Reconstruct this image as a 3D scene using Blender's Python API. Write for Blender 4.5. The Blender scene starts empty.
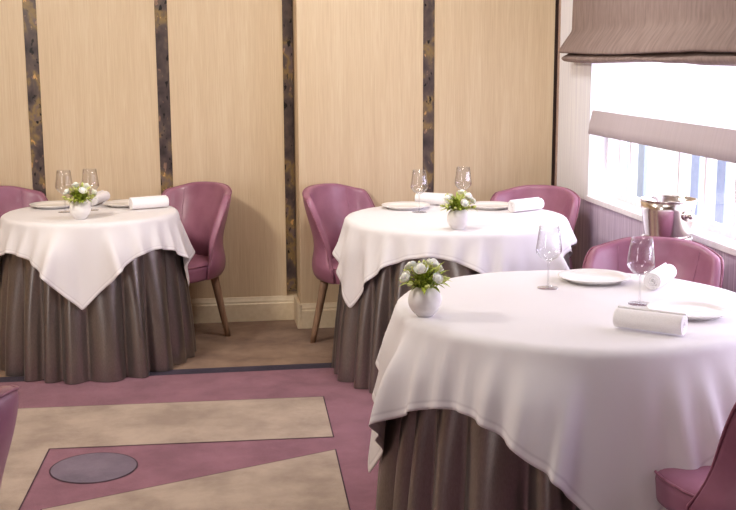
import bpy, bmesh, math, random
import numpy as np
from mathutils import Vector, Matrix, noise
PI = math.pi
C = bpy.context.scene.collection
rnd = random.Random(7)

# ------------------------------------------------------------------ helpers
def srgb(r, g, b):
    f = lambda c: (c/255/12.92) if c/255 <= .04045 else ((c/255+.055)/1.055)**2.4
    return (f(r), f(g), f(b), 1)

def mat(name):
    m = bpy.data.materials.new(name); m.use_nodes = True
    nt = m.node_tree; b = nt.nodes['Principled BSDF']
    return m, nt, b

def N(nt, typ, **kw):
    n = nt.nodes.new(typ)
    for k, v in kw.items():
        if k.startswith('i_'):
            n.inputs[k[2:].replace('_', ' ')].default_value = v
        else:
            setattr(n, k, v)
    return n

def ramp(nt, stops, fac):
    r = nt.nodes.new('ShaderNodeValToRGB')
    while len(r.color_ramp.elements) < len(stops): r.color_ramp.elements.new(.5)
    for e, (p, c) in zip(r.color_ramp.elements, stops): e.position = p; e.color = c
    nt.links.new(fac, r.inputs[0]); return r

def coords(nt, scale, kind='Object'):
    t = nt.nodes.new('ShaderNodeTexCoord'); m = nt.nodes.new('ShaderNodeMapping')
    m.inputs['Scale'].default_value = scale
    nt.links.new(t.outputs[kind], m.inputs[0]); return m.outputs[0]

def bump(nt, b, height, strength=.2, dist=.002):
    n = nt.nodes.new('ShaderNodeBump'); n.inputs['Strength'].default_value = strength
    n.inputs['Distance'].default_value = dist
    nt.links.new(height, n.inputs['Height']); nt.links.new(n.outputs[0], b.inputs['Normal'])

def noisy(name, c1, c2, scale=(8, 8, 8), nscale=5, rough=.6, lo=.35, hi=.65, bmp=0, detail=4, bdist=.002, **pb):
    m, nt, b = mat(name)
    v = coords(nt, scale)
    n = N(nt, 'ShaderNodeTexNoise', i_Scale=nscale, i_Detail=detail)
    nt.links.new(v, n.inputs['Vector'])
    r = ramp(nt, [(lo, c1), (hi, c2)], n.outputs['Fac'])
    nt.links.new(r.outputs[0], b.inputs['Base Color'])
    b.inputs['Roughness'].default_value = rough
    for k, val in pb.items(): b.inputs[k.replace('_', ' ')].default_value = val
    if bmp: bump(nt, b, n.outputs['Fac'], bmp, bdist)
    return m

def obj(name, bm, m, parent=None, smooth=True, sub=0, kind=None):
    me = bpy.data.meshes.new(name); bm.normal_update(); bm.to_mesh(me); bm.free()
    for mm in (m if isinstance(m, (list, tuple)) else [m]): me.materials.append(mm)
    if smooth:
        for p in me.polygons: p.use_smooth = True
    o = bpy.data.objects.new(name, me); C.objects.link(o)
    if parent: o.parent = parent
    if sub:
        s = o.modifiers.new('subdivision', 'SUBSURF'); s.levels = s.render_levels = sub
    if kind: o['kind'] = kind
    return o

def struct(name, bm, m, parent=None, smooth=False):
    return obj(name, bm, m, parent, smooth, kind=None if parent else 'structure')

def tag(o, label, cat, group=None):
    o['label'] = label; o['category'] = cat
    if group: o['group'] = group
    return o

def thing(name, label, cat, loc=(0, 0, 0), rz=0, group=None):
    o = bpy.data.objects.new(name, None); C.objects.link(o)
    o.empty_display_size = .1
    o.location = loc; o.rotation_euler = (0, 0, rz)
    return tag(o, label, cat, group)

def dup(root, loc, rz, label, group=None):
    r = root.copy(); C.objects.link(r); r.location = loc; r.rotation_euler = (0, 0, rz)
    r['label'] = label
    if group: r['group'] = group
    for ch in list(root.children):
        c = ch.copy(); C.objects.link(c); c.parent = r
        for g in list(ch.children):
            d = g.copy(); C.objects.link(d); d.parent = c
    return r

def box(bm, x0, x1, y0, y1, z0, z1, bev=0, mi=0):
    vs = [bm.verts.new(p) for p in ((x0,y0,z0),(x1,y0,z0),(x1,y1,z0),(x0,y1,z0),(x0,y0,z1),(x1,y0,z1),(x1,y1,z1),(x0,y1,z1))]
    fs = [bm.faces.new([vs[i] for i in f]) for f in ((3,2,1,0),(4,5,6,7),(0,1,5,4),(1,2,6,5),(2,3,7,6),(3,0,4,7))]
    for f in fs: f.material_index = mi
    if bev:
        es = list({e for f in fs for e in f.edges})
        bmesh.ops.bevel(bm, geom=es, offset=bev, segments=2, affect='EDGES', profile=.5)

def lathe(bm, prof, n=48, c=(0, 0, 0), close_bottom=False, close_top=False):
    rings = []
    for r, z in prof:
        rings.append([bm.verts.new((c[0]+r*math.cos(2*PI*k/n), c[1]+r*math.sin(2*PI*k/n), c[2]+z)) for k in range(n)])
    for a, b in zip(rings, rings[1:]):
        for k in range(n):
            bm.faces.new((a[k], a[(k+1) % n], b[(k+1) % n], b[k]))
    if close_bottom: bm.faces.new(rings[0][::-1])
    if close_top: bm.faces.new(rings[-1])

def tube(bm, pts, r, n=8, closed=False, cap=True):
    pts = [Vector(p) for p in pts]; rings = []; m = len(pts)
    rr = r if isinstance(r, (list, tuple)) else [r]*m
    up = None
    for i, p in enumerate(pts):
        a = pts[(i-1) % m] if (closed or i > 0) else p
        b = pts[(i+1) % m] if (closed or i < m-1) else p
        t = (b-a).normalized()
        if up is None: up = Vector((0, 0, 1)) if abs(t.z) < .9 else Vector((1, 0, 0))
        s = t.cross(up).normalized(); u = s.cross(t); up = u
        rings.append([bm.verts.new(p + rr[i]*(math.cos(2*PI*k/n)*s + math.sin(2*PI*k/n)*u)) for k in range(n)])
    seq = list(zip(rings, rings[1:])) + ([(rings[-1], rings[0])] if closed else [])
    for a, b in seq:
        for k in range(n): bm.faces.new((a[k], a[(k+1) % n], b[(k+1) % n], b[k]))
    if cap and not closed:
        bm.faces.new(rings[0][::-1]); bm.faces.new(rings[-1])

def sstep(a, b, x):
    t = max(0, min(1, (x-a)/(b-a))); return t*t*(3-2*t)

def new(): return bmesh.new()

# ------------------------------------------------------------------ materials
def wood_panel_mat():
    m, nt, b = mat('blond_wood_panel')
    v = coords(nt, (55, 55, 1.6))
    n = N(nt, 'ShaderNodeTexNoise', i_Scale=3, i_Detail=6, i_Distortion=.6)
    nt.links.new(v, n.inputs['Vector'])
    v2 = coords(nt, (5, 5, .35))
    n2 = N(nt, 'ShaderNodeTexNoise', i_Scale=2.2, i_Detail=3)
    nt.links.new(v2, n2.inputs['Vector'])
    mx = N(nt, 'ShaderNodeMix'); mx.inputs[0].default_value = .35
    nt.links.new(n.outputs['Fac'], mx.inputs[2]); nt.links.new(n2.outputs['Fac'], mx.inputs[3])
    r = ramp(nt, [(.3, srgb(206, 184, 153)), (.5, srgb(215, 194, 164)), (.7, srgb(223, 206, 179))], mx.outputs[0])
    nt.links.new(r.outputs[0], b.inputs['Base Color'])
    b.inputs['Roughness'].default_value = .5
    bump(nt, b, n.outputs['Fac'], .08, .001)
    return m

def strip_mat():
    m, nt, b = mat('mottled_bronze_strip')
    v = coords(nt, (9, 9, 6))
    n = N(nt, 'ShaderNodeTexNoise', i_Scale=1.3, i_Detail=3, i_Distortion=.2)
    nt.links.new(v, n.inputs['Vector'])
    r = ramp(nt, [(.26, srgb(48, 39, 41)), (.40, srgb(80, 69, 69)), (.52, srgb(104, 90, 84)), (.60, srgb(146, 124, 84)), (.68, srgb(120, 104, 100)), (.85, srgb(88, 77, 84))], n.outputs['Fac'])
    v2 = coords(nt, (22, 22, 12))
    n2 = N(nt, 'ShaderNodeTexNoise', i_Scale=1.5, i_Detail=3)
    nt.links.new(v2, n2.inputs['Vector'])
    r2 = ramp(nt, [(.33, srgb(30, 26, 28)), (.38, (1, 1, 1, 1)), (.645, (1, 1, 1, 1)), (.67, (2.4, 2.1, 1.7, 1))], n2.outputs['Fac'])
    mx = N(nt, 'ShaderNodeMix', data_type='RGBA', blend_type='MULTIPLY'); mx.inputs[0].default_value = 1
    nt.links.new(r.outputs[0], mx.inputs[6]); nt.links.new(r2.outputs[0], mx.inputs[7])
    nt.links.new(mx.outputs[2], b.inputs['Base Color'])
    b.inputs['Roughness'].default_value = .45
    return m

def stripe_wall_mat(name, cols):
    m, nt, b = mat(name)
    v = coords(nt, (0, 70, .5))
    n = N(nt, 'ShaderNodeTexNoise', i_Scale=2.2, i_Detail=3)
    nt.links.new(v, n.inputs['Vector'])
    r = ramp(nt, [(.3, srgb(*cols[0])), (.5, srgb(*cols[1])), (.7, srgb(*cols[2]))], n.outputs['Fac'])
    nt.links.new(r.outputs[0], b.inputs['Base Color'])
    b.inputs['Roughness'].default_value = .8
    return m

def carpet_mat(name, c1, c2):
    m, nt, b = mat(name)
    v = coords(nt, (1, 1, 1))
    n = N(nt, 'ShaderNodeTexNoise', i_Scale=4.0, i_Detail=7, i_Roughness=.65)
    nt.links.new(v, n.inputs['Vector'])
    r = ramp(nt, [(.36, c1), (.64, c2)], n.outputs['Fac'])
    nt.links.new(r.outputs[0], b.inputs['Base Color'])
    f = N(nt, 'ShaderNodeTexNoise', i_Scale=420, i_Detail=2)
    nt.links.new(v, f.inputs['Vector'])
    bump(nt, b, f.outputs['Fac'], .6, .003)
    b.inputs['Roughness'].default_value = 1
    b.inputs['Sheen Weight'].default_value = .25
    b.inputs['Specular IOR Level'].default_value = .1
    return m

def cloth_mat():
    m, nt, b = mat('white_table_linen')
    uv = nt.nodes.new('ShaderNodeUVMap'); uv.uv_map = 'cloth'
    sp = nt.nodes.new('ShaderNodeSeparateXYZ'); nt.links.new(uv.outputs[0], sp.inputs[0])
    ab = []
    for k in (0, 1):   # distance to the hem, from the flat cloth's own coordinates
        s = N(nt, 'ShaderNodeMath', operation='SUBTRACT'); s.inputs[1].default_value = .5
        nt.links.new(sp.outputs[k], s.inputs[0])
        a = N(nt, 'ShaderNodeMath', operation='ABSOLUTE'); nt.links.new(s.outputs[0], a.inputs[0]); ab.append(a)
    mx = N(nt, 'ShaderNodeMath', operation='MAXIMUM')
    nt.links.new(ab[0].outputs[0], mx.inputs[0]); nt.links.new(ab[1].outputs[0], mx.inputs[1])
    w = srgb(231, 227, 228)
    r = ramp(nt, [(.0, w), (.4815, w), (.4835, srgb(200, 194, 197)), (.4855, srgb(238, 234, 235)), (.5, srgb(238, 234, 235))], mx.outputs[0])
    nt.links.new(r.outputs[0], b.inputs['Base Color'])
    b.inputs['Roughness'].default_value = .75
    b.inputs['Sheen Weight'].default_value = .15
    b.inputs['Specular IOR Level'].default_value = .25
    v = coords(nt, (1, 1, 1)); n = N(nt, 'ShaderNodeTexNoise', i_Scale=7, i_Detail=3)
    nt.links.new(v, n.inputs['Vector']); bump(nt, b, n.outputs['Fac'], .15, .01)
    return m

def satin_mat():
    m, nt, b = mat('brown_grey_satin')
    v = coords(nt, (1, 1, .3)); n = N(nt, 'ShaderNodeTexNoise', i_Scale=260, i_Detail=2)
    nt.links.new(v, n.inputs['Vector'])
    r = ramp(nt, [(.3, srgb(146, 139, 136)), (.7, srgb(156, 149, 145))], n.outputs['Fac'])
    nt.links.new(r.outputs[0], b.inputs['Base Color'])
    b.inputs['Metallic'].default_value = .82
    b.inputs['Roughness'].default_value = .30
    b.inputs['Sheen Weight'].default_value = .1
    return m

def leather_mat():
    m, nt, b = mat('mauve_leather')
    v = coords(nt, (1, 1, 1)); n = N(nt, 'ShaderNodeTexNoise', i_Scale=9, i_Detail=5)
    nt.links.new(v, n.inputs['Vector'])
    r = ramp(nt, [(.3, srgb(152, 104, 124)), (.7, srgb(168, 119, 139))], n.outputs['Fac'])
    nt.links.new(r.outputs[0], b.inputs['Base Color'])
    f = N(nt, 'ShaderNodeTexNoise', i_Scale=55, i_Detail=4)
    nt.links.new(v, f.inputs['Vector']); bump(nt, b, f.outputs['Fac'], .12, .002)
    b.inputs['Roughness'].default_value = .36
    b.inputs['Coat Weight'].default_value = .1
    return m

def thin_glass(name, tint=(1, 1, 1, 1), ior=.045, boost=1.0):
    m = bpy.data.materials.new(name); m.use_nodes = True; nt = m.node_tree
    nt.nodes.remove(nt.nodes['Principled BSDF'])
    o = nt.nodes['Material Output']
    t = N(nt, 'ShaderNodeBsdfTransparent'); t.inputs[0].default_value = tint
    g = N(nt, 'ShaderNodeBsdfGlossy'); g.inputs['Roughness'].default_value = .02
    f = N(nt, 'ShaderNodeLayerWeight'); f.inputs[0].default_value = .5
    pw = N(nt, 'ShaderNodeMath', operation='POWER'); pw.inputs[1].default_value = 3.2; nt.links.new(f.outputs['Facing'], pw.inputs[0])
    ad = N(nt, 'ShaderNodeMath', operation='ADD'); ad.inputs[1].default_value = ior
    nt.links.new(pw.outputs[0], ad.inputs[0])
    mu = N(nt, 'ShaderNodeMath', operation='MULTIPLY', use_clamp=True); mu.inputs[1].default_value = boost
    mx = N(nt, 'ShaderNodeMixShader')
    nt.links.new(ad.outputs[0], mu.inputs[0]); nt.links.new(mu.outputs[0], mx.inputs[0])
    nt.links.new(t.outputs[0], mx.inputs[1]); nt.links.new(g.outputs[0], mx.inputs[2])
    nt.links.new(mx.outputs[0], o.inputs[0]); return m

def sheer_mat(name, col, trans, opaque):
    m = bpy.data.materials.new(name); m.use_nodes = True; nt = m.node_tree
    nt.nodes.remove(nt.nodes['Principled BSDF']); o = nt.nodes['Material Output']
    v = coords(nt, (0, 60, .6)); n = N(nt, 'ShaderNodeTexNoise', i_Scale=2, i_Detail=3)
    nt.links.new(v, n.inputs['Vector'])
    c2 = tuple(x*.95 for x in col[:3])+(1,)
    r = ramp(nt, [(.35, c2), (.65, col)], n.outputs['Fac'])
    d = N(nt, 'ShaderNodeBsdfDiffuse'); t = N(nt, 'ShaderNodeBsdfTranslucent')
    tr = N(nt, 'ShaderNodeBsdfTransparent')
    nt.links.new(r.outputs[0], d.inputs[0]); nt.links.new(r.outputs[0], t.inputs[0])
    m1 = N(nt, 'ShaderNodeMixShader'); m1.inputs[0].default_value = trans
    m2 = N(nt, 'ShaderNodeMixShader'); m2.inputs[0].default_value = opaque
    nt.links.new(d.outputs[0], m1.inputs[1]); nt.links.new(t.outputs[0], m1.inputs[2])
    nt.links.new(tr.outputs[0], m2.inputs[1]); nt.links.new(m1.outputs[0], m2.inputs[2])
    nt.links.new(m2.outputs[0], o.inputs[0]); return m

M = dict(
    wood=wood_panel_mat(), strip=strip_mat(), stripe=stripe_wall_mat('mauve_stripe_wallcovering', ((168, 150, 172), (200, 184, 202), (226, 214, 226))),
    stripe_glare=stripe_wall_mat('glare_whitened_stripe_wallcovering', ((222, 220, 230), (242, 241, 246), (252, 252, 254))),  # window glare painted into the colour: stripes whitened on the piers
    trimwood=noisy('dusky_trim_paint', srgb(176, 150, 140), srgb(190, 165, 152), rough=.5),
    darktrim=noisy('dark_groove_trim', srgb(46, 32, 26), srgb(60, 42, 34), rough=.5),
    base=noisy('cream_baseboard_paint', srgb(224, 208, 180), srgb(231, 216, 190), rough=.45),
    ceiling=noisy('ceiling_paint', srgb(232, 226, 218), srgb(238, 232, 225), rough=.9),
    white=noisy('white_window_paint', srgb(240, 236, 238), srgb(248, 244, 246), rough=.5),
    cloth=cloth_mat(), satin=satin_mat(), leather=leather_mat(),
    piping=noisy('mauve_piping', srgb(142, 92, 110), srgb(164, 112, 130), rough=.4),
    legwood=noisy('walnut_chair_leg', srgb(150, 122, 102), srgb(176, 148, 124), scale=(20, 20, 2), nscale=4, rough=.45),
    glass=thin_glass('clear_wine_glass', (.98, .98, .985, 1), .06, .9),
    stem=thin_glass('clear_glass_stem', (.94, .94, .95, 1), .08, .8),
    pane=thin_glass('window_glass', (.99, .99, 1, 1), .03, .3),
    china=noisy('glazed_white_china', srgb(236, 232, 228), srgb(242, 238, 234), rough=.18, nscale=2),
    ceramic=noisy('matte_white_ceramic', srgb(238, 234, 232), srgb(245, 241, 239), rough=.55, nscale=3),
    napkin=noisy('white_napkin_linen', srgb(240, 236, 236), srgb(248, 244, 244), nscale=40, rough=.85, bmp=.1),
    leaf=noisy('fresh_green_leaf', srgb(128, 150, 44), srgb(200, 208, 104), nscale=16, rough=.5, scale=(10, 10, 10)),
    bud=noisy('pale_green_bud', srgb(186, 196, 104), srgb(222, 222, 160), nscale=9, rough=.5),
    petal=noisy('white_petal', srgb(248, 246, 232), srgb(253, 252, 246), nscale=8, rough=.6, Subsurface_Weight=.1),
    steel=noisy('polished_steel', srgb(232, 226, 220), srgb(240, 234, 229), nscale=3, rough=.2, Metallic=1.0),
    blind=noisy('taupe_blind_fabric', srgb(140, 123, 119), srgb(156, 139, 133), scale=(3, 14, 3), nscale=3, rough=.9, bmp=.15, bdist=.01),
    sheer=sheer_mat('sheer_white_fabric', (.93, .93, .94, 1), .6, .93),
    band=sheer_mat('doubled_hem_fabric', srgb(208, 198, 200), .2, 1.0),
    slat=noisy('pale_blue_slat', srgb(162, 180, 202), srgb(172, 190, 210), rough=.7),
    timber=noisy('table_timber', srgb(120, 86, 58), srgb(140, 104, 72), scale=(3, 30, 3), rough=.6),
    iron=noisy('black_iron', srgb(28, 27, 27), srgb(38, 36, 36), rough=.5, Metallic=.6),
    c_mauve=carpet_mat('mauve_carpet', srgb(132, 93, 106), srgb(154, 111, 124)),
    c_beige=carpet_mat('beige_carpet', srgb(158, 141, 128), srgb(186, 169, 154)),
    c_tan=carpet_mat('tan_carpet', srgb(126, 100, 84), srgb(160, 134, 112)),
    c_navy=carpet_mat('navy_carpet_line', srgb(46, 36, 56), srgb(60, 46, 68)),
    c_slate=carpet_mat('slate_carpet', srgb(110, 98, 112), srgb(134, 120, 134)),
    c_seam=carpet_mat('carpet_seam', srgb(60, 34, 50), srgb(74, 44, 60)),
)

# ------------------------------------------------------------------ room shell
YL, YR, XJ, XW = 6.68, 6.445, .555, 2.072      # back wall (left part, right part), jog, window wall
XMIN, YMIN, ZC = -3.2, -1.6, 2.75
def poly(bm, pts, z, mi):
    f = bm.faces.new([bm.verts.new((x, y, z)) for x, y in pts]); f.material_index = mi
    f.normal_update()
    if f.normal.z < 0: f.normal_flip()
bm = new()
poly(bm, [(XMIN, YMIN), (XW, YMIN), (XW, YR), (XJ, YR), (XJ, YL), (XMIN, YL)], 0, 0)
poly(bm, [(XMIN, 5.66), (XW, 5.66), (XW, YR), (XJ, YR), (XJ, YL), (XMIN, YL)], .001, 2)
poly(bm, [(XMIN, 5.565), (XW, 5.565), (XW, 5.66), (XMIN, 5.66)], .001, 3)
def inlay(pts, mi, z=.002, seam=.005):
    cx = sum(p[0] for p in pts)/len(pts); cy = sum(p[1] for p in pts)/len(pts)
    n = len(pts); out = []
    area = sum(pts[i][0]*pts[(i+1) % n][1]-pts[(i+1) % n][0]*pts[i][1] for i in range(n))
    sg = 1 if area > 0 else -1
    for i in range(n):           # mitred outline a few millimetres wider: the dark seam
        p0, p1, p2 = Vector(pts[i-1]), Vector(pts[i]), Vector(pts[(i+1) % n])
        d1 = (p1-p0).normalized(); d2 = (p2-p1).normalized()
        n1 = Vector((d1.y, -d1.x))*sg; n2 = Vector((d2.y, -d2.x))*sg
        mv = (n1+n2); k = max(.35, 1+n1.dot(n2)); out.append(tuple(p1+mv*(seam/k)))
    poly(bm, out, z-.0006, 5); poly(bm, pts, z, mi)
inlay([(-3.0, 5.14), (-.852, 5.114), (.534, 5.073), (.514, 4.507), (-.642, 4.545), (-.668, 3.914), (-.70, 3.3), (-3.0, 3.3)], 1)
inlay([(.504, 4.348), (.48, 3.731), (.44, 2.9), (-.62, 2.9), (-.586, 3.901)], 1)
inlay([(-.442+.162*math.cos(a), 4.297+.162*math.sin(a)) for a in [2*PI*k/48 for k in range(48)]], 4, .0022, .006)
struct('floor', bm, [M['c_mauve'], M['c_beige'], M['c_tan'], M['c_navy'], M['c_slate'], M['c_seam']])

bm = new(); box(bm, XMIN-.1, XW+.14, YMIN, YL+.15, ZC, ZC+.1); struct('ceiling', bm, M['ceiling'])

# back wall: core, blond panels standing in front of it, mottled strips recessed between them
S = [(-.953, -.881), (-.230, -.160), (.493, .552), (1.275, 1.342)]
def panel(x0, x1, y, y1): box(bm, x0, x1, y, y1, .08, ZC, .003)
bm = new(); box(bm, XMIN, XJ+.019, YL+.03, YL+.15, 0, ZC)
panel(XMIN, S[0][0], YL, YL+.05); panel(S[0][1], S[1][0], YL, YL+.05); panel(S[1][1], S[2][0], YL, YL+.05)
struct('wall_back_left', bm, M['wood'])
bm = new(); box(bm, XJ+.02, XW+.2, YR+.03, YL+.15, 0, ZC)
panel(XJ, S[3][0], YR, YL); panel(S[3][1], XW-.022, YR, YR+.05)
struct('wall_back_right', bm, M['wood'])
for i, (a, b) in enumerate(S):
    bm = new(); y = YL+.008 if i < 3 else YR+.012
    box(bm, a, b, y, y+.03, .17 if i == 2 else .1, ZC)
    struct('trim_%d' % (i+1), bm, M['strip'])
bm = new(); box(bm, XW-.024, XW-.006, YR-.004, YR+.04, 0, ZC); struct('trim_5', bm, M['darktrim'])
bm = new(); box(bm, XW-.006, XW+.03, YR-.03, YR+.04, 0, ZC, .004); struct('trim_6', bm, M['trimwood'])
def baseboard(name, x0, x1, y):
    bm = new()
    prof = [(0, 0), (-.022, 0), (-.022, .105), (-.016, .112), (-.016, .122), (-.010, .135), (-.006, .147), (0, .147)]
    a = [bm.verts.new((x0, y+p, z)) for p, z in prof]; b = [bm.verts.new((x1, y+p, z)) for p, z in prof]
    for i in range(len(prof)-1): bm.faces.new((a[i], a[i+1], b[i+1], b[i]))
    bm.faces.new(a[::-1]); bm.faces.new(b)
    return struct(name, bm, M['base'])
baseboard('baseboard_back_left', XMIN, XJ-.001, YL)
o = baseboard('baseboard_back_right', XJ-.0004, XW-.03, YR)
bm = new(); box(bm, XJ-.022, XJ-.0005, YR-.0226, YL-.023, 0, .147, .003); struct('baseboard_jog', bm, M['base'])

bm = new(); box(bm, XMIN-.1, XW+.14, YMIN-.1, YMIN, 0, ZC); struct('wall_front', bm, M['wood'])
# window wall with its opening
WY0, WY1, WZ0, WZ1 = 1.2, 5.87, .815, 2.45
bm = new()
box(bm, XW, XW+.14, YMIN, YR+.03, 0, WZ0-.03); box(bm, XW, XW+.14, YMIN, YR+.03, WZ1, ZC)
struct('wall_right', bm, M['stripe'])
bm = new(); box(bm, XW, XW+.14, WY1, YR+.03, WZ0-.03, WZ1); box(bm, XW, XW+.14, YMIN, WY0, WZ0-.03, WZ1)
struct('wall_right_piers', bm, M['stripe_glare'])
bm = new(); box(bm, XMIN-.1, XMIN, YMIN, YL+.15, 0, ZC); struct('wall_left', bm, M['wood'])
bm = new(); box(bm, XW-.012, XW+.102, WY0, WY1+.002, WZ0-.029, WZ0, .004); struct('trim_7', bm, M['white'])   # sill
win = bpy.data.objects.new('window_1', None); C.objects.link(win); win['kind'] = 'structure'
GX = XW+.098
bm = new()
box(bm, GX+.0005, GX+.05, WY1-.02, WY1+.004, WZ0, WZ1-.001); box(bm, GX, GX+.05, WY0, WY0+.03, WZ0, WZ1)
box(bm, GX, GX+.05, WY0, WY1+.003, WZ0-.02, WZ0+.03); box(bm, GX, GX+.05, WY0, WY1, WZ1-.04, WZ1)
struct('window_frame', bm, M['white'], win)
for y in (5.69, 5.538, 4.94, 4.66, 4.37, 3.77, 3.49, 3.20, 2.6, 2.3, 1.7):
    bm = new(); box(bm, GX+.005, GX+.04, y-.009, y+.009, WZ0+.03, WZ1-.04); struct('mullion', bm, M['white'], win)
bm = new(); box(bm, GX+.02, GX+.026, WY0+.03, WY1-.03, WZ0+.035, WZ1-.04); struct('pane', bm, M['pane'], win)

# slatted screen outside the glass
scr = thing('slatted_screen', 'pale blue-grey slatted screen standing outside the window', 'screen', (XW+.62, 4.8, 0))
bm = new(); box(bm, -.02, .02, -3.2, 2.6, .55, .60); obj('rail', bm, M['white'], scr, False)
for y in (2.16, 1.85, 1.077, .76, -.02, -.33, -1.1, -1.41, -2.2, -2.5):
    bm = new(); box(bm, -.012, .012, y-.05, y+.05, .0, 2.6, .004); obj('slat', bm, M['slat'], scr, False)

# roman blind in front of the window head
rb = thing('roman_blind', 'taupe fabric roman blind gathered in folds across the top of the window', 'blind', (XW-.02, 0, -.018))
def blind_sheet(prof, y0, y1, m, ny, seed, name):
    bm = new(); rows = []
    for j in range(ny+1):
        y = y0+(y1-y0)*j/ny; row = []
        for i, (x, z, sag) in enumerate(prof):
            w = noise.noise(Vector((y*1.3, seed+i*.35, 0)))*.012*sag + noise.noise(Vector((y*6, seed+i*.3, 3)))*.003*sag
            row.append(bm.verts.new((x+w*.7, y, z+w)))
        rows.append(row)
    for a, b in zip(rows, rows[1:]):
        for i in range(len(prof)-1): bm.faces.new((a[i], a[i+1], b[i+1], b[i]))
    bmesh.ops.recalc_face_normals(bm, faces=bm.faces)
    return obj(name, bm, m, rb, True, 1)
Y0b, Y1b = 1.1, 6.13
blind_sheet([(0, 2.50, 0), (-.002, 2.2, .2), (-.004, 1.95, .4), (-.008, 1.80, .6), (-.006, 1.735, .8), (-.004, 1.715, 1),
             (-.028, 1.685, 1), (-.056, 1.645, 1), (-.078, 1.612, 1), (-.082, 1.596, 1), (-.074, 1.588, 1), (-.05, 1.592, 1),
             (-.02, 1.60, 1), (0, 1.605, 1)], Y0b, Y1b, M['blind'], 110, 1.0, 'upper_panel')
blind_sheet([(-.002, 1.62, .5), (-.03, 1.585, 1), (-.060, 1.577, 1), (-.070, 1.563, 1.2), (-.064, 1.549, 1.2), (-.04, 1.543, 1.2), (0, 1.545, 1)],
            Y0b, Y1b-.01, M['blind'], 110, 5.0, 'lower_fold')
bm = new(); box(bm, 0, .016, Y0b, Y1b, 2.46, 2.52); obj('head_rail', bm, M['white'], rb, False)

# sheer shade behind it
sh = thing('window_shade', 'sheer white window shade with a greyish hem band hanging under the roman blind', 'shade', (XW-.012, 0, 0))
bm = new()
def sheet(bm, prof, y0, y1, ny=40):
    rows = [[bm.verts.new((x, y0+(y1-y0)*j/ny, z)) for x, z in prof] for j in range(ny+1)]
    for a, b in zip(rows, rows[1:]):
        for i in range(len(prof)-1): bm.faces.new((a[i], a[i+1], b[i+1], b[i]))
sheet(bm, [(.006, 2.45), (.006, 1.7), (.006, 1.275)], 1.15, 5.80); obj('sheer_panel', bm, M['sheer'], sh)
bm = new(); sheet(bm, [(.005, 1.277), (-.012, 1.2), (-.016, 1.153), (-.010, 1.150), (.004, 1.275)], 1.15, 5.815); obj('hem_band', bm, M['band'], sh)

# ------------------------------------------------------------------ tables and draped cloths
TZ = .775
def skirt_r(R, phi, t, seed, n, flare):
    w = phi + .06*math.sin(3*phi+seed) + .035*math.sin(7*phi+2.1*seed)
    s = math.sin(w*n/2)
    lobe = (s*s+.004)**.42        # round outer lobes, narrow valleys
    amp = (.014+.058*sstep(0, .8, t))*(1+.2*math.sin(5*phi+seed*1.7))
    lean = .006*t*math.sin(n*w*.5+phi*2)
    return R + .012 + flare*t + amp*(lobe-.62)*min(1, t*4+.12) + lean
def make_table(label, c, R, seed, ymax, flare):
    root = thing('round_table', label, 'table', (c[0], c[1], 0), 0, 'round dining tables dressed in satin and linen')
    bm = new(); lathe(bm, [(.001, TZ-.038), (R-.006, TZ-.038), (R, TZ-.032), (R, TZ-.012), (R-.006, TZ-.006), (.001, TZ-.006)], 64)
    obj('tabletop', bm, M['timber'], root)
    bm = new(); lathe(bm, [(.001, .002), (.26, .002), (.26, .02), (.06, .05), (.04, .09), (.04, .68), (.12, TZ-.039), (.001, TZ-.039)], 32)
    obj('pedestal', bm, M['iron'], root)
    bm = new(); n, rows = 336, 22; rings = []; nl = round(R*51)
    for i in range(rows+1):
        t = i/rows; z = TZ-.003-(TZ-.006)*t; ring = []
        for k in range(n):
            phi = 2*PI*k/n
            r = skirt_r(R, phi, t, seed, nl, flare) if i else R-.010
            y = min(r*math.sin(phi), ymax-c[1])
            ring.append(bm.verts.new((r*math.cos(phi), y, z)))
        rings.append(ring)
    for a, b in zip(rings, rings[1:]):
        for k in range(n): bm.faces.new((b[k], b[(k+1) % n], a[(k+1) % n], a[k]))
    bm.faces.new(rings[0])
    o = obj('satin_skirt', bm, M['satin'], root)
    o['label'] = 'floor-length brown-grey satin skirt hanging in round flutes'
    return root

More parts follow.
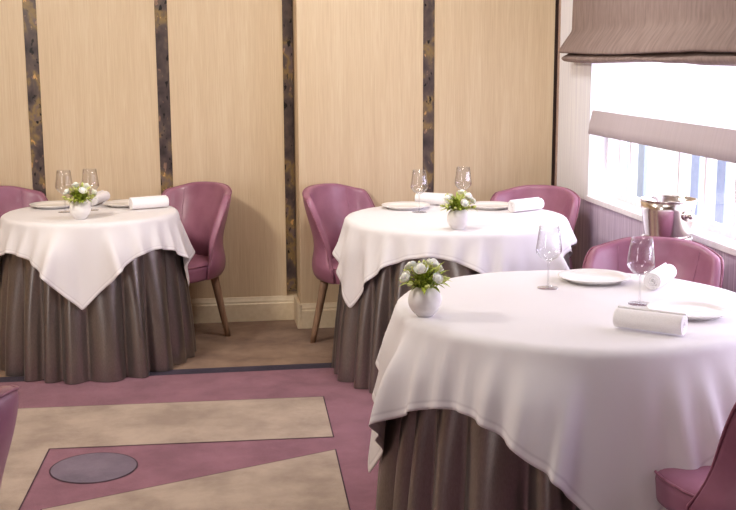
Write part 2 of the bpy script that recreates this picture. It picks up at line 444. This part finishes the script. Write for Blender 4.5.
def drape(R, half, rot, n, seed, ymax, flare, steps=420):
    """square cloth settling over a round table: position based dynamics"""
    g = np.random.default_rng(seed)
    u = np.linspace(-half, half, n); dx = u[1]-u[0]
    X, Y = np.meshgrid(u, u, indexing='ij')
    c, s = math.cos(rot), math.sin(rot)
    P = np.stack([c*X-s*Y, s*X+c*Y, np.full_like(X, TZ+.012)], -1)
    rr = np.hypot(P[..., 0], P[..., 1])
    P[..., 2] -= np.clip(rr-R, 0, None)*.3
    ph = np.arctan2(P[..., 1], P[..., 0])
    P[..., 2] += .02*np.clip((rr-R)/.1, 0, 1)*(np.sin(9*ph+seed)+np.sin(14*ph+2*seed))
    P += g.normal(0, .0015, P.shape)
    V = np.zeros_like(P)
    pin = rr < R*.85
    P[pin, 2] = TZ+.003; P0 = P.copy()
    links = []
    def add(di, dj, stiff):
        L = dx*math.hypot(di, dj)
        for par in (0, 1):
            a0 = np.arange(n); 
            if di >= 1:
                I = a0[:n-di]; I = I[(I//di) % 2 == par]
                if dj >= 0: J0, J1 = slice(0, n-dj), slice(dj, n)
                else: J0, J1 = slice(-dj, n), slice(0, n+dj)
                links.append((I, J0, I+di, J1, L, stiff, 0))
            else:
                J = a0[:n-dj]; J = J[(J//dj) % 2 == par]
                links.append((J, None, J+dj, None, L, stiff, 1))
    add(1, 0, 1.); add(0, 1, 1.); add(1, 1, .7); add(1, -1, .7); add(2, 0, .06); add(0, 2, .06)
    dt = .012
    for it in range(steps):
        V[..., 2] -= 9.8*dt
        V *= .965 if it < steps*.7 else .90
        Q = P.copy(); P = P+V*dt
        for k in range(14):
            for A, J0, B, J1, L, st, tp in links:
                if tp == 0: pa, pb = P[A][:, J0], P[B][:, J1]
                else: pa, pb = P[:, A], P[:, B]
                d = pb-pa; ln = np.sqrt((d*d).sum(-1, keepdims=True))+1e-9
                e = (ln-L)/ln
                if L > dx*1.5 : e = e if st > .2 else np.minimum(e, 0)   # bending only resists folding
                cor = d*(e*(.5*st))
                if tp == 0:
                    P[A, J0] = pa+cor; P[B, J1] = pb-cor
                else:
                    P[:, A] = pa+cor; P[:, B] = pb-cor
            r = np.hypot(P[..., 0], P[..., 1])+1e-9
            # table top, rounded rim and the skirt's side
            top = (r < R+.012) & (P[..., 2] < TZ+.003)
            P[..., 2] = np.where(top & (P[..., 2] > TZ-.03), TZ+.003, P[..., 2])
            t = np.clip((TZ-P[..., 2])/TZ, 0, 1)
            rs = R+.026+(flare+.036)*t
            side = (P[..., 2] <= TZ) & (r < rs)
            f = np.where(side, rs/r, 1.)
            P[..., 0] *= f; P[..., 1] *= f
            P[..., 1] = np.minimum(P[..., 1], ymax)
        P[pin] = P0[pin]
        V = (P-Q)/dt
        fl = (r < R) & (P[..., 2] < TZ+.006)
        V[fl] *= .3
        sp = np.sqrt((V*V).sum(-1, keepdims=True)); V *= np.minimum(1, 2.5/(sp+1e-9))
    return P
FOLD = .042
def make_cloth(label, c, R, half, rot, n, seed, ymax, flare):
    P = drape(R, half, rot, n, seed, ymax-c[1], flare)
    for i in range(n):             # soft standing folds in the hanging part
        for j in range(n):
            x, y, z = P[i, j]; r = math.hypot(x, y); d = TZ-z
            if d < .004: continue
            phi = math.atan2(y, x); k = 3.3
            a = noise.noise(Vector((math.cos(phi)*k, math.sin(phi)*k, seed*7.3)))
            b = noise.noise(Vector((math.cos(phi)*k*2.3, math.sin(phi)*k*2.3, seed*3.1)))
            f = (.5+1.1*a)**2*.9 + .35*b
            add = (FOLD if R < .55 else FOLD*1.45)*sstep(.0, .16, d)*max(0, f)
            for q in range(4):     # the four corners hang as cones with a fold on either side
                dd = (phi-(rot+PI/4+q*PI/2)+PI) % (2*PI)-PI
                add += sstep(.03, .30, d)*(.034*(math.exp(-((dd-.36)/.09)**2)+math.exp(-((dd+.40)/.10)**2))-.012*math.exp(-(dd/.12)**2))
            P[i, j, 0] *= (r+add)/r; P[i, j, 1] = min(y*(r+add)/r, ymax-c[1])
    for k in range(2):             # ease out the last crumples, hem included
        Q = P.copy()
        A = P.copy(); A[1:-1] = (P[:-2]+2*P[1:-1]+P[2:])/4
        B = A.copy(); B[:, 1:-1] = (A[:, :-2]+2*A[:, 1:-1]+A[:, 2:])/4
        hang = P[..., 2] < TZ-.015
        P[hang] = .5*Q[hang]+.5*B[hang]
    bm = new(); uvl = bm.loops.layers.uv.new('cloth')
    vs = [[bm.verts.new(P[i, j]) for j in range(n)] for i in range(n)]
    for i in range(n-1):
        for j in range(n-1):
            f = bm.faces.new((vs[i][j], vs[i+1][j], vs[i+1][j+1], vs[i][j+1]))
            for l, (a, b) in zip(f.loops, ((i, j), (i+1, j), (i+1, j+1), (i, j+1))): l[uvl].uv = (a/(n-1), b/(n-1))
    o = obj('tablecloth', bm, M['cloth'], None, True, 1)
    s = o.modifiers.new('thickness', 'SOLIDIFY'); s.thickness = .0016; s.offset = 1
    o.location = (c[0], c[1], 0)
    return tag(o, label, 'tablecloth', 'white square linen toppers')

TL, TM, TF = (-.567, 5.969), (1.250, 5.475), (1.197, 3.440)
make_table('round table with brown satin skirt at far left against the wood panelled wall', TL, .42, .4, YL-.03, .05)
make_table('round table with brown satin skirt in the middle by the back corner', TM, .525, 1.9, YR-.03, .06)
make_table('large round table with brown satin skirt nearest the camera at right', TF, .567, 3.2, 99, .06)
make_cloth('white linen topper with one corner hanging in front on the far left table', TL, .42, .575, math.radians(-46), 62, 1, YL-.03, .05)
make_cloth('white linen topper on the middle table in the back corner', TM, .525, .645, math.radians(-24), 62, 2, YR-.03, .06)
make_cloth('large white linen topper covering the nearest table at right', TF, .567, .768, math.radians(-51), 84, 3, 99, .06)

# ------------------------------------------------------------------ tub chairs
def make_chair(label, group):
    t = thing('tub_chair', label, 'chair', (0, 0, 0), 0, group)          # front = +X
    def plan(th, s):            # th measured from the back; s scales outwards
        x = -math.cos(th); y = math.sin(th)
        p = .90
        px = math.copysign(abs(x)**p, x); py = math.copysign(abs(y)**p, y)
        return px, py
    TH = math.radians(92); nt_ = 68
    def height(th):
        a = abs(th)/TH
        return .858 - .035*sstep(.22, .72, a) - .012*math.sin(min(1, a/.5)*PI/2)**2 - .40*sstep(.60, 1.06, a)
    def radii(z):
        k = (z-.36)/.52
        flare = .068*sstep(.30, .92, k) - .010*sstep(.88, 1.0, k)
        belly = .020*math.exp(-((z-.44)/.06)**2) - .004*sstep(.03, 0, z-.36)
        return .250+belly+flare*1.15, .262+belly+flare*.6
    TK = .042
    bm = new(); rings = []; edge = []
    for i in range(nt_+1):
        th = -TH+2*TH*i/nt_; h = height(th); loop = []
        taper = 1-.25*sstep(.8, 1, abs(th)/TH)
        nz = 9
        px, py = plan(th, 1)
        for j in range(nz+1):       # outside, going up
            z = .36+(h-.018-.36)*j/nz; rx, ry = radii(z)
            loop.append((px*rx-.02, py*ry, z))
        rx, ry = radii(h)
        tk = TK*taper
        loop.append((px*(rx-tk*.18)-.02, py*(ry-tk*.18), h-.004))
        loop.append((px*(rx-tk*.5)-.02, py*(ry-tk*.5), h)); edge.append((px*(rx-.003)-.02, py*(ry-.003), h-.007))
        loop.append((px*(rx-tk*.82)-.02, py*(ry-tk*.82), h-.004))
        for j in range(nz+1):
            z = h-.018-(h-.018-.36)*j/nz; rx, ry = radii(z); q = tk*(1+.25*math.sin(PI*j/nz))
            loop.append((px*(rx-q)-.02, py*(ry-q), z))
        rings.append([bm.verts.new(p) for p in loop])
    m = len(rings[0])
    for a, b in zip(rings, rings[1:]):
        for k in range(m): bm.faces.new((a[k], b[k], b[(k+1) % m], a[(k+1) % m]))
    bm.faces.new(rings[0]); bm.faces.new(rings[-1][::-1])
    bmesh.ops.recalc_face_normals(bm, faces=bm.faces)
    back = obj('backrest', bm, M['leather'], t, True, 1)
    bm = new()
    e0 = [Vector(v.co) if hasattr(v, 'co') else Vector(v) for v in edge]
    def down(th):
        pts = []; px, py = plan(th, 1); h = height(th)
        for j in range(1, 8):
            z = h-.007-(h-.37)*j/8; rx, ry = radii(z); pts.append(Vector((px*(rx+.001)-.02, py*(ry+.001), z)))
        return pts
    tube(bm, down(-TH)[::-1]+e0+down(TH), .0048, 6)
    obj('piping', bm, M['piping'], back)
    for th in (-.62, .62):         # upright seams on the inner back
        bm = new(); px, py = plan(th, 1); h = height(th); pts = []
        for j in range(9):
            z = h-.02-(h-.47)*j/8; rx, ry = radii(z); q = TK*(1+.25*math.sin(PI*min(1, j/8)))+.0005
            pts.append((px*(rx-q)-.02, py*(ry-q), z))
        tube(bm, pts, .0018, 6)
        obj('seam', bm, M['leather'], back)
    # seat: D-shaped cushion filling the tub and reaching forward of the arms
    def seat_ring(s, z, n=56):
        out = []
        for k in range(n):
            a = 2*PI*k/n; cx, cy = math.cos(a), math.sin(a)
            ex = math.copysign(abs(cx)**.62, cx); ey = math.copysign(abs(cy)**.62, cy)
            out.append((.035+ex*(.245-s) , ey*(.262-s-(.035 if cx < 0 else .012)*abs(cx)), z))
        return out
    bm = new(); rs = []
    for s, z in ((.03, .358), (.006, .361), (0, .368), (0, .405), (-.004, .428), (.002, .444), (.016, .453), (.06, .459), (.13, .463), (.22, .464)):
        rs.append([bm.verts.new(p) for p in seat_ring(s, z)])
    for a, b in zip(rs, rs[1:]):
        for k in range(len(a)): bm.faces.new((a[k], a[(k+1) % len(a)], b[(k+1) % len(a)], b[k]))
    bm.faces.new(rs[0][::-1]); bm.faces.new(rs[-1])
    seat = obj('seat', bm, M['leather'], t, True, 1)
    bm = new(); tube(bm, seat_ring(-.001, .445), .0042, 6, closed=True); obj('piping', bm, M['piping'], seat)
    for sx, sy in ((1, 1), (1, -1), (-1, 1), (-1, -1)):
        bm = new()
        a = Vector((.02+sx*.165, sy*.175, .37)); b = Vector((.02+sx*(.205 if sx > 0 else .235), sy*.205, 0))
        rings = []
        for q in range(7):
            f = q/6; p = a.lerp(b, f); r = .025-.009*f
            rings.append([bm.verts.new((p.x+r*math.cos(2*PI*k/14), p.y+r*math.sin(2*PI*k/14), p.z)) for k in range(14)])
        for ra, rb_ in zip(rings, rings[1:]):
            for k in range(14): bm.faces.new((ra[k], rb_[k], rb_[(k+1) % 14], ra[(k+1) % 14]))
        bm.faces.new(rings[0]); bm.faces.new(rings[-1][::-1])
        bmesh.ops.recalc_face_normals(bm, faces=bm.faces)
        obj('leg', bm, M['legwood'], t)
    return t
G = 'mauve leather tub chairs around the tables'
ch = make_chair('mauve tub chair at the right of the far left table, back to the wall', G)
ch.location = (-.17, 6.32, 0); ch.rotation_euler.z = math.radians(224)
R_ = math.radians
for (x, y, a, lab) in (
    (-.94, 6.31, -46, 'mauve tub chair at the left of the far left table, cut by the photo edge'),
    (.885, 6.085, -46, 'mauve tub chair at the left of the middle table beside the dark wall strip'),
    (1.665, 5.80, 226, 'mauve tub chair at the right of the middle table, in the room corner'),
    (1.60, 3.95, 232, 'mauve tub chair behind the nearest table, in front of the ice bucket'),
    (1.485, 2.69, 104, 'mauve tub chair at the lower right, seat pushed under the nearest table'),
    (-.765, 2.55, 150, 'mauve tub chair of which only a pale edge shows at lower left'),
):
    dup(ch, (x, y, 0), R_(a), lab, G)

# ------------------------------------------------------------------ table settings
ZT = TZ+.0052
def make_plate(label):
    bm = new()
    prof = [(.001, .004), (.085, .004), (.088, .0), (.095, .0), (.096, .005), (.121, .014), (.127, .0175), (.1275, .019), (.1245, .0197), (.098, .0095), (.09, .007), (.001, .007)]
    lathe(bm, prof, 64); bmesh.ops.recalc_face_normals(bm, faces=bm.faces)
    return tag(obj('dinner_plate', bm, M['china']), label, 'plate', 'white dinner plates')
p0 = make_plate('white plate at the back of the nearest table beside a wine glass')
p0.location = (1.366, 3.779, ZT)
for x, y, l in ((1.473, 3.227, 'white plate on the nearest table behind the rolled napkin at right'),
                (1.056, 5.795, 'white plate at the back left of the middle table'),
                (1.492, 5.727, 'white plate at the back right of the middle table, beside the rolled napkin'),
                (-.775, 6.173, 'white plate at the left of the far left table'),
                (-.392, 6.160, 'white plate at the right of the far left table, behind the napkin roll')):
    q = p0.copy(); C.objects.link(q); q.location = (x, y, ZT); q['label'] = l

def make_glass(label):
    t = thing('wine_glass', label, 'wine glass', (0, 0, 0), 0, 'stemmed wine glasses')
    bm = new(); lathe(bm, [(.0045, .088), (.012, .093), (.030, .106), (.0425, .122), (.0445, .131), (.0425, .150), (.0375, .185), (.0335, .215),
                           (.0322, .215), (.0362, .185), (.0412, .150), (.043, .131), (.041, .1235), (.029, .108), (.011, .0955), (.0005, .092)], 40)
    bmesh.ops.recalc_face_normals(bm, faces=bm.faces); obj('bowl', bm, M['glass'], t)
    bm = new(); lathe(bm, [(.006, .004), (.0042, .012), (.0035, .03), (.0035, .07), (.0045, .089)], 16); obj('stem', bm, M['stem'], t)
    bm = new(); lathe(bm, [(.0005, 0), (.037, 0), (.0375, .0012), (.034, .0022), (.012, .004), (.006, .005), (.0005, .005)], 40); obj('foot', bm, M['stem'], t)
    return t
g0 = make_glass('empty wine glass left of the back plate on the nearest table')
g0.location = (1.167, 3.682, ZT)
for x, y, l in ((1.380, 3.391, 'empty wine glass in front of the rolled napkins on the nearest table'),
                (1.096, 5.630, 'empty wine glass beside the left plate on the middle table'),
                (1.351, 5.746, 'empty wine glass behind the flowers on the middle table'),
                (-.693, 5.959, 'left one of two wine glasses behind the flowers on the far left table'),
                (-.567, 6.008, 'right one of two wine glasses behind the flowers on the far left table')):
    dup(g0, (x, y, ZT), 0, l)

def make_napkin(label, L=.20, r=.033):
    bm = new(); n = 110; turns = 4.2; tk = .0045
    pts = []
    for k in range(n+1):
        f = k/n; a = f*turns*2*PI; rr = .002+(r-.002)*(f**.85)
        pts.append((rr*math.cos(a), rr*math.sin(a)))
    # flatten the roll a little where it lies on the table
    pts = [(x, max(z, -r+.002)) for x, z in pts]
    xs = [-L/2, -L/2+.006, -L/4, 0, L/4, L/2-.006, L/2]
    rows = [[bm.verts.new((x, p[0], p[1]+r)) for p in pts] for x in xs]
    for a, b in zip(rows, rows[1:]):
        for k in range(n): bm.faces.new((a[k], a[k+1], b[k+1], b[k]))
    bmesh.ops.recalc_face_normals(bm, faces=bm.faces)
    o = obj('rolled_napkin', bm, M['napkin'], None)
    s = o.modifiers.new('thickness', 'SOLIDIFY'); s.thickness = .006; s.offset = -1
    return tag(o, label, 'napkin', 'rolled white napkins')
def put(o, x, y, a): o.location = (x, y, ZT+.0005); o.rotation_euler.z = R_(a); return o
n0 = put(make_napkin('rolled white napkin lying in front of the right plate on the nearest table'), 1.265, 3.028, -41)
for x, y, a, l in ((1.560, 3.653, 52, 'rolled white napkin seen end-on behind the wine glass on the nearest table'),
                   (1.225, 5.885, -35, 'rolled white napkin behind the wine glass at the back of the middle table'),
                   (1.638, 5.562, 28, 'rolled white napkin at the right end of the middle table'),
                   (-.548, 6.262, 75, 'rolled white napkin seen end-on behind the flowers on the far left table'),
                   (-.271, 6.008, 22, 'rolled white napkin at the right edge of the far left table')):
    q = n0.copy(); C.objects.link(q); put(q, x, y, a); q['label'] = l

def make_vase(label):
    prof = [(.001, .0), (.024, .0), (.027, .002)]
    r = .0515; cz = .049
    for k in range(1, 22):
        a = -PI/2+.55+(PI-.55-.62)*k/21; prof.append((r*math.cos(a), cz+r*math.sin(a)))
    prof += [(.0285, .0915), (.027, .091), (.028, .085), (.036, .07), (.038, .05), (.03, .02), (.001, .012)]
    bm = new(); lathe(bm, prof, 48); bmesh.ops.recalc_face_normals(bm, faces=bm.faces)
    return tag(obj('flower_vase', bm, M['ceramic']), label, 'vase', 'small round white vases')
def make_posy(label, seed):
    rg = random.Random(seed)
    t = thing('flower_posy', label, 'flowers', (0, 0, 0), 0, 'posies in the white vases')
    def leaf(bm, base, d, L, w, droop):
        d = d.normalized(); s = d.cross(Vector((0, 0, 1))).normalized(); up = s.cross(d)
        prev = None
        for k in range(6):
            f = k/5; p = base+d*(L*f)+up*(.012*math.sin(f*PI))-Vector((0, 0, droop*f*f))
            ww = w*math.sin(PI*min(1, .12+f*.86))
            cur = [bm.verts.new(p-s*ww), bm.verts.new(p-up*ww*.25), bm.verts.new(p+s*ww)]
            if prev:
                bm.faces.new((prev[0], prev[1], cur[1], cur[0])); bm.faces.new((prev[1], prev[2], cur[2], cur[1]))
            prev = cur
    bm = new()
    for k in range(120):
        a = rg.uniform(0, 2*PI); el = rg.uniform(.05, 1.35)
        d = Vector((math.cos(a)*math.cos(el), math.sin(a)*math.cos(el), math.sin(el)))
        b = Vector((math.cos(a)*.012, math.sin(a)*.012, .084)) + d*rg.uniform(.0, .03)
        leaf(bm, b, d, rg.uniform(.045, .068), rg.uniform(.005, .0085), rg.uniform(0, .012))
    for k in range(14):          # stems down into the vase
        a = 2*PI*k/14
        tube(bm, [(.010*math.cos(a), .010*math.sin(a), .04), (.018*math.cos(a), .018*math.sin(a), .09), (.034*math.cos(a), .034*math.sin(a), .125)], .0015, 5)
    obj('foliage', bm, M['leaf'], t)
    for k in range(26):
        a = rg.uniform(0, 2*PI); el = rg.uniform(.15, 1.3); d = Vector((math.cos(a)*math.cos(el), math.sin(a)*math.cos(el), math.sin(el)))
        p = Vector((0, 0, .088))+d*rg.uniform(.064, .086)
        bm = new(); bmesh.ops.create_uvsphere(bm, u_segments=8, v_segments=7, radius=.0062)
        for v in bm.verts: v.co.z *= 1.9; v.co.xy *= (1-.35*sstep(0, .012, v.co.z))
        bm.transform(Matrix.Translation(p) @ d.to_track_quat('Z', 'Y').to_matrix().to_4x4())
        obj('bud', bm, M['bud'], t)
    for k, (a, el, R0) in enumerate(((-2.0, .95, .020), (-.6, 1.25, .018), (2.2, .8, .018), (-2.7, .55, .017), (.7, .7, .016), (-1.2, .55, .015))):
        d = Vector((math.cos(a)*math.cos(el), math.sin(a)*math.cos(el), math.sin(el))); p = Vector((0, 0, .085))+d*.072
        bm = new(); bmesh.ops.create_uvsphere(bm, u_segments=12, v_segments=8, radius=R0*.78, matrix=Matrix.Translation((0, 0, R0*.8)))
        for ring, (np_, rr, tilt) in enumerate(((5, 1.0, .95), (5, .8, .55), (4, .5, .25))):
            for q in range(np_):
                az = 2*PI*q/np_+ring*.6; prev = None
                for i in range(5):
                    f = i/4; out = R0*rr*math.sin(f*PI*.62)*tilt*1.15; up = R0*1.5*f-R0*.4*f*f*tilt; w = R0*.75*math.sin(PI*min(1, .2+.68*f))
                    c_ = Vector((math.cos(az)*out, math.sin(az)*out, up)); s_ = Vector((-math.sin(az), math.cos(az), 0))
                    cur = [bm.verts.new(c_-s_*w-c_.normalized()*0), bm.verts.new(c_*1.0+Vector((math.cos(az), math.sin(az), 0))*R0*.18), bm.verts.new(c_+s_*w)]
                    if prev:
                        bm.faces.new((prev[0], prev[1], cur[1], cur[0])); bm.faces.new((prev[1], prev[2], cur[2], cur[1]))
                    prev = cur
        bm.transform(Matrix.Translation(p) @ d.to_track_quat('Z', 'Y').to_matrix().to_4x4())
        obj('white_flower', bm, M['petal'], t, True, 1)
    return t
spots = ((.669, 3.343, 'on the nearest table'), (1.163, 5.039, 'at the front of the middle table'), (-.591, 5.688, 'on the far left table'))
v0 = make_vase('round white vase holding flowers on the nearest table'); f0 = make_posy('posy of white flowers and green leaves on the nearest table', 5)
for i, (x, y, w) in enumerate(spots):
    if i == 0: v, f = v0, f0
    else:
        v = v0.copy(); C.objects.link(v); f = dup(f0, (0, 0, 0), 0, '')
    v.location = (x, y, ZT); f.location = (x, y, ZT); f.rotation_euler.z = (0, 1.3, 2.9)[i]
    v['label'] = 'round white vase holding flowers '+w
    f['label'] = 'posy of white flowers and green leaves '+w

# ------------------------------------------------------------------ ice bucket on its stand
BX, BY, BZ = 1.92, 4.45, .795
bk = thing('ice_bucket', 'polished steel ice bucket in a stand by the window sill', 'ice bucket', (BX, BY, BZ), R_(-70))
bm = new()
lathe(bm, [(.001, 0), (.083, 0), (.088, .004), (.094, .04), (.108, .14), (.1145, .178), (.1125, .178), (.106, .14), (.092, .04), (.086, .008), (.001, .006)], 64)
bmesh.ops.recalc_face_normals(bm, faces=bm.faces); obj('body', bm, M['steel'], bk)
bm = new(); tube(bm, [(.1155*math.cos(2*PI*k/64), .1155*math.sin(2*PI*k/64), .179) for k in range(64)], .0032, 8, closed=True); obj('rim', bm, M['steel'], bk)
for s in (1, -1):
    bm = new()
    lathe(bm, [(.001, 0), (.021, 0), (.0225, .003), (.018, .006), (.008, .008), (.006, .016), (.010, .02), (.0125, .027), (.010, .034), (.001, .037)], 24)
    bmesh.ops.recalc_face_normals(bm, faces=bm.faces)
    bm.transform(Matrix.Translation((s*.106, 0, .122)) @ Matrix.Rotation(s*PI/2, 4, 'Y'))
    obj('handle_knob', bm, M['steel'], bk)
bs = thing('bucket_stand', 'slim metal floor stand holding the ice bucket behind the nearest chair', 'bucket stand', (BX, BY, 0))
bm = new(); tube(bm, [(.101*math.cos(2*PI*k/64), .101*math.sin(2*PI*k/64), BZ+.02) for k in range(64)], .0045, 8, closed=True); obj('top_ring', bm, M['steel'], bs)
bm = new(); lathe(bm, [(.001, BZ-.012), (.088, BZ-.012), (.088, BZ-.002), (.001, BZ-.002)], 40); obj('support_plate', bm, M['steel'], bs)
bm = new(); tube(bm, [(.10*math.cos(2*PI*k/48), .10*math.sin(2*PI*k/48), .3) for k in range(48)], .004, 8, closed=True); obj('lower_ring', bm, M['steel'], bs)
for k in range(4):
    a = PI/4+PI/2*k; ca, sa = math.cos(a), math.sin(a)
    bm = new(); tube(bm, [(.101*ca, .101*sa, BZ+.02), (.10*ca, .10*sa, .3), (.105*ca, .105*sa, .03), (.112*ca, .112*sa, .004)], .0045, 8); obj('leg', bm, M['steel'], bs)

# ------------------------------------------------------------------ camera
cd = bpy.data.cameras.new('camera'); cam = bpy.data.objects.new('camera', cd); C.objects.link(cam)
cd.sensor_width = 36; cd.lens = 1135/736*36; cd.clip_start = .05
yaw, pit, roll = R_(8.4), R_(10.0), R_(-.26)
fw = Vector((math.sin(yaw)*math.cos(pit), math.cos(yaw)*math.cos(pit), -math.sin(pit)))
rt = Vector((math.cos(yaw), -math.sin(yaw), 0)); up = rt.cross(fw)
r2 = rt*math.cos(roll)+up*math.sin(roll); u2 = -rt*math.sin(roll)+up*math.cos(roll)
mw = Matrix((r2, u2, -fw)).transposed().to_4x4(); mw.translation = (0, 0, 1.57); cam.matrix_world = mw
bpy.context.scene.camera = cam

# ------------------------------------------------------------------ light
w = bpy.data.worlds.new('world'); bpy.context.scene.world = w; w.use_nodes = True
bg = w.node_tree.nodes['Background']; bg.inputs[0].default_value = (1.0, .97, .95, 1); bg.inputs[1].default_value = 1.4
def area(name, loc, target, size, power, col, sy=None):
    l = bpy.data.lights.new(name, 'AREA'); l.energy = power; l.color = col; l.size = size
    if sy: l.shape = 'RECTANGLE'; l.size_y = sy
    o = bpy.data.objects.new(name, l); C.objects.link(o); o.location = loc
    o.rotation_euler = (Vector(target)-Vector(loc)).to_track_quat('-Z', 'Y').to_euler(); return o
area('window_daylight', (XW+1.4, 3.6, 1.75), (0, 3.9, .8), 4.4, 170, (.82, .77, 1.0), 1.7)
area('ceiling_key', (-1.5, 4.0, 2.65), (.6, 6.3, .6), .35, 46, (1.0, .93, .84))
area('ceiling_front', (.6, 2.6, 2.68), (.9, 3.9, .5), .6, 13, (1.0, .99, .97))
area('ceiling_mid', (.9, 5.0, 2.68), (.9, 5.4, 0), .5, 20, (1.0, .98, .95))
area('rear_fill', (-2.9, .6, 1.5), (.4, 5.0, .6), 1.0, 26, (.97, .98, 1.0), 1.7)  # added lamp, no window there: left fill and highlights on the satin flutes
sc = bpy.context.scene
sc.view_settings.view_transform = 'Standard'; sc.view_settings.look = 'Medium High Contrast'
sc.view_settings.exposure = 0.0
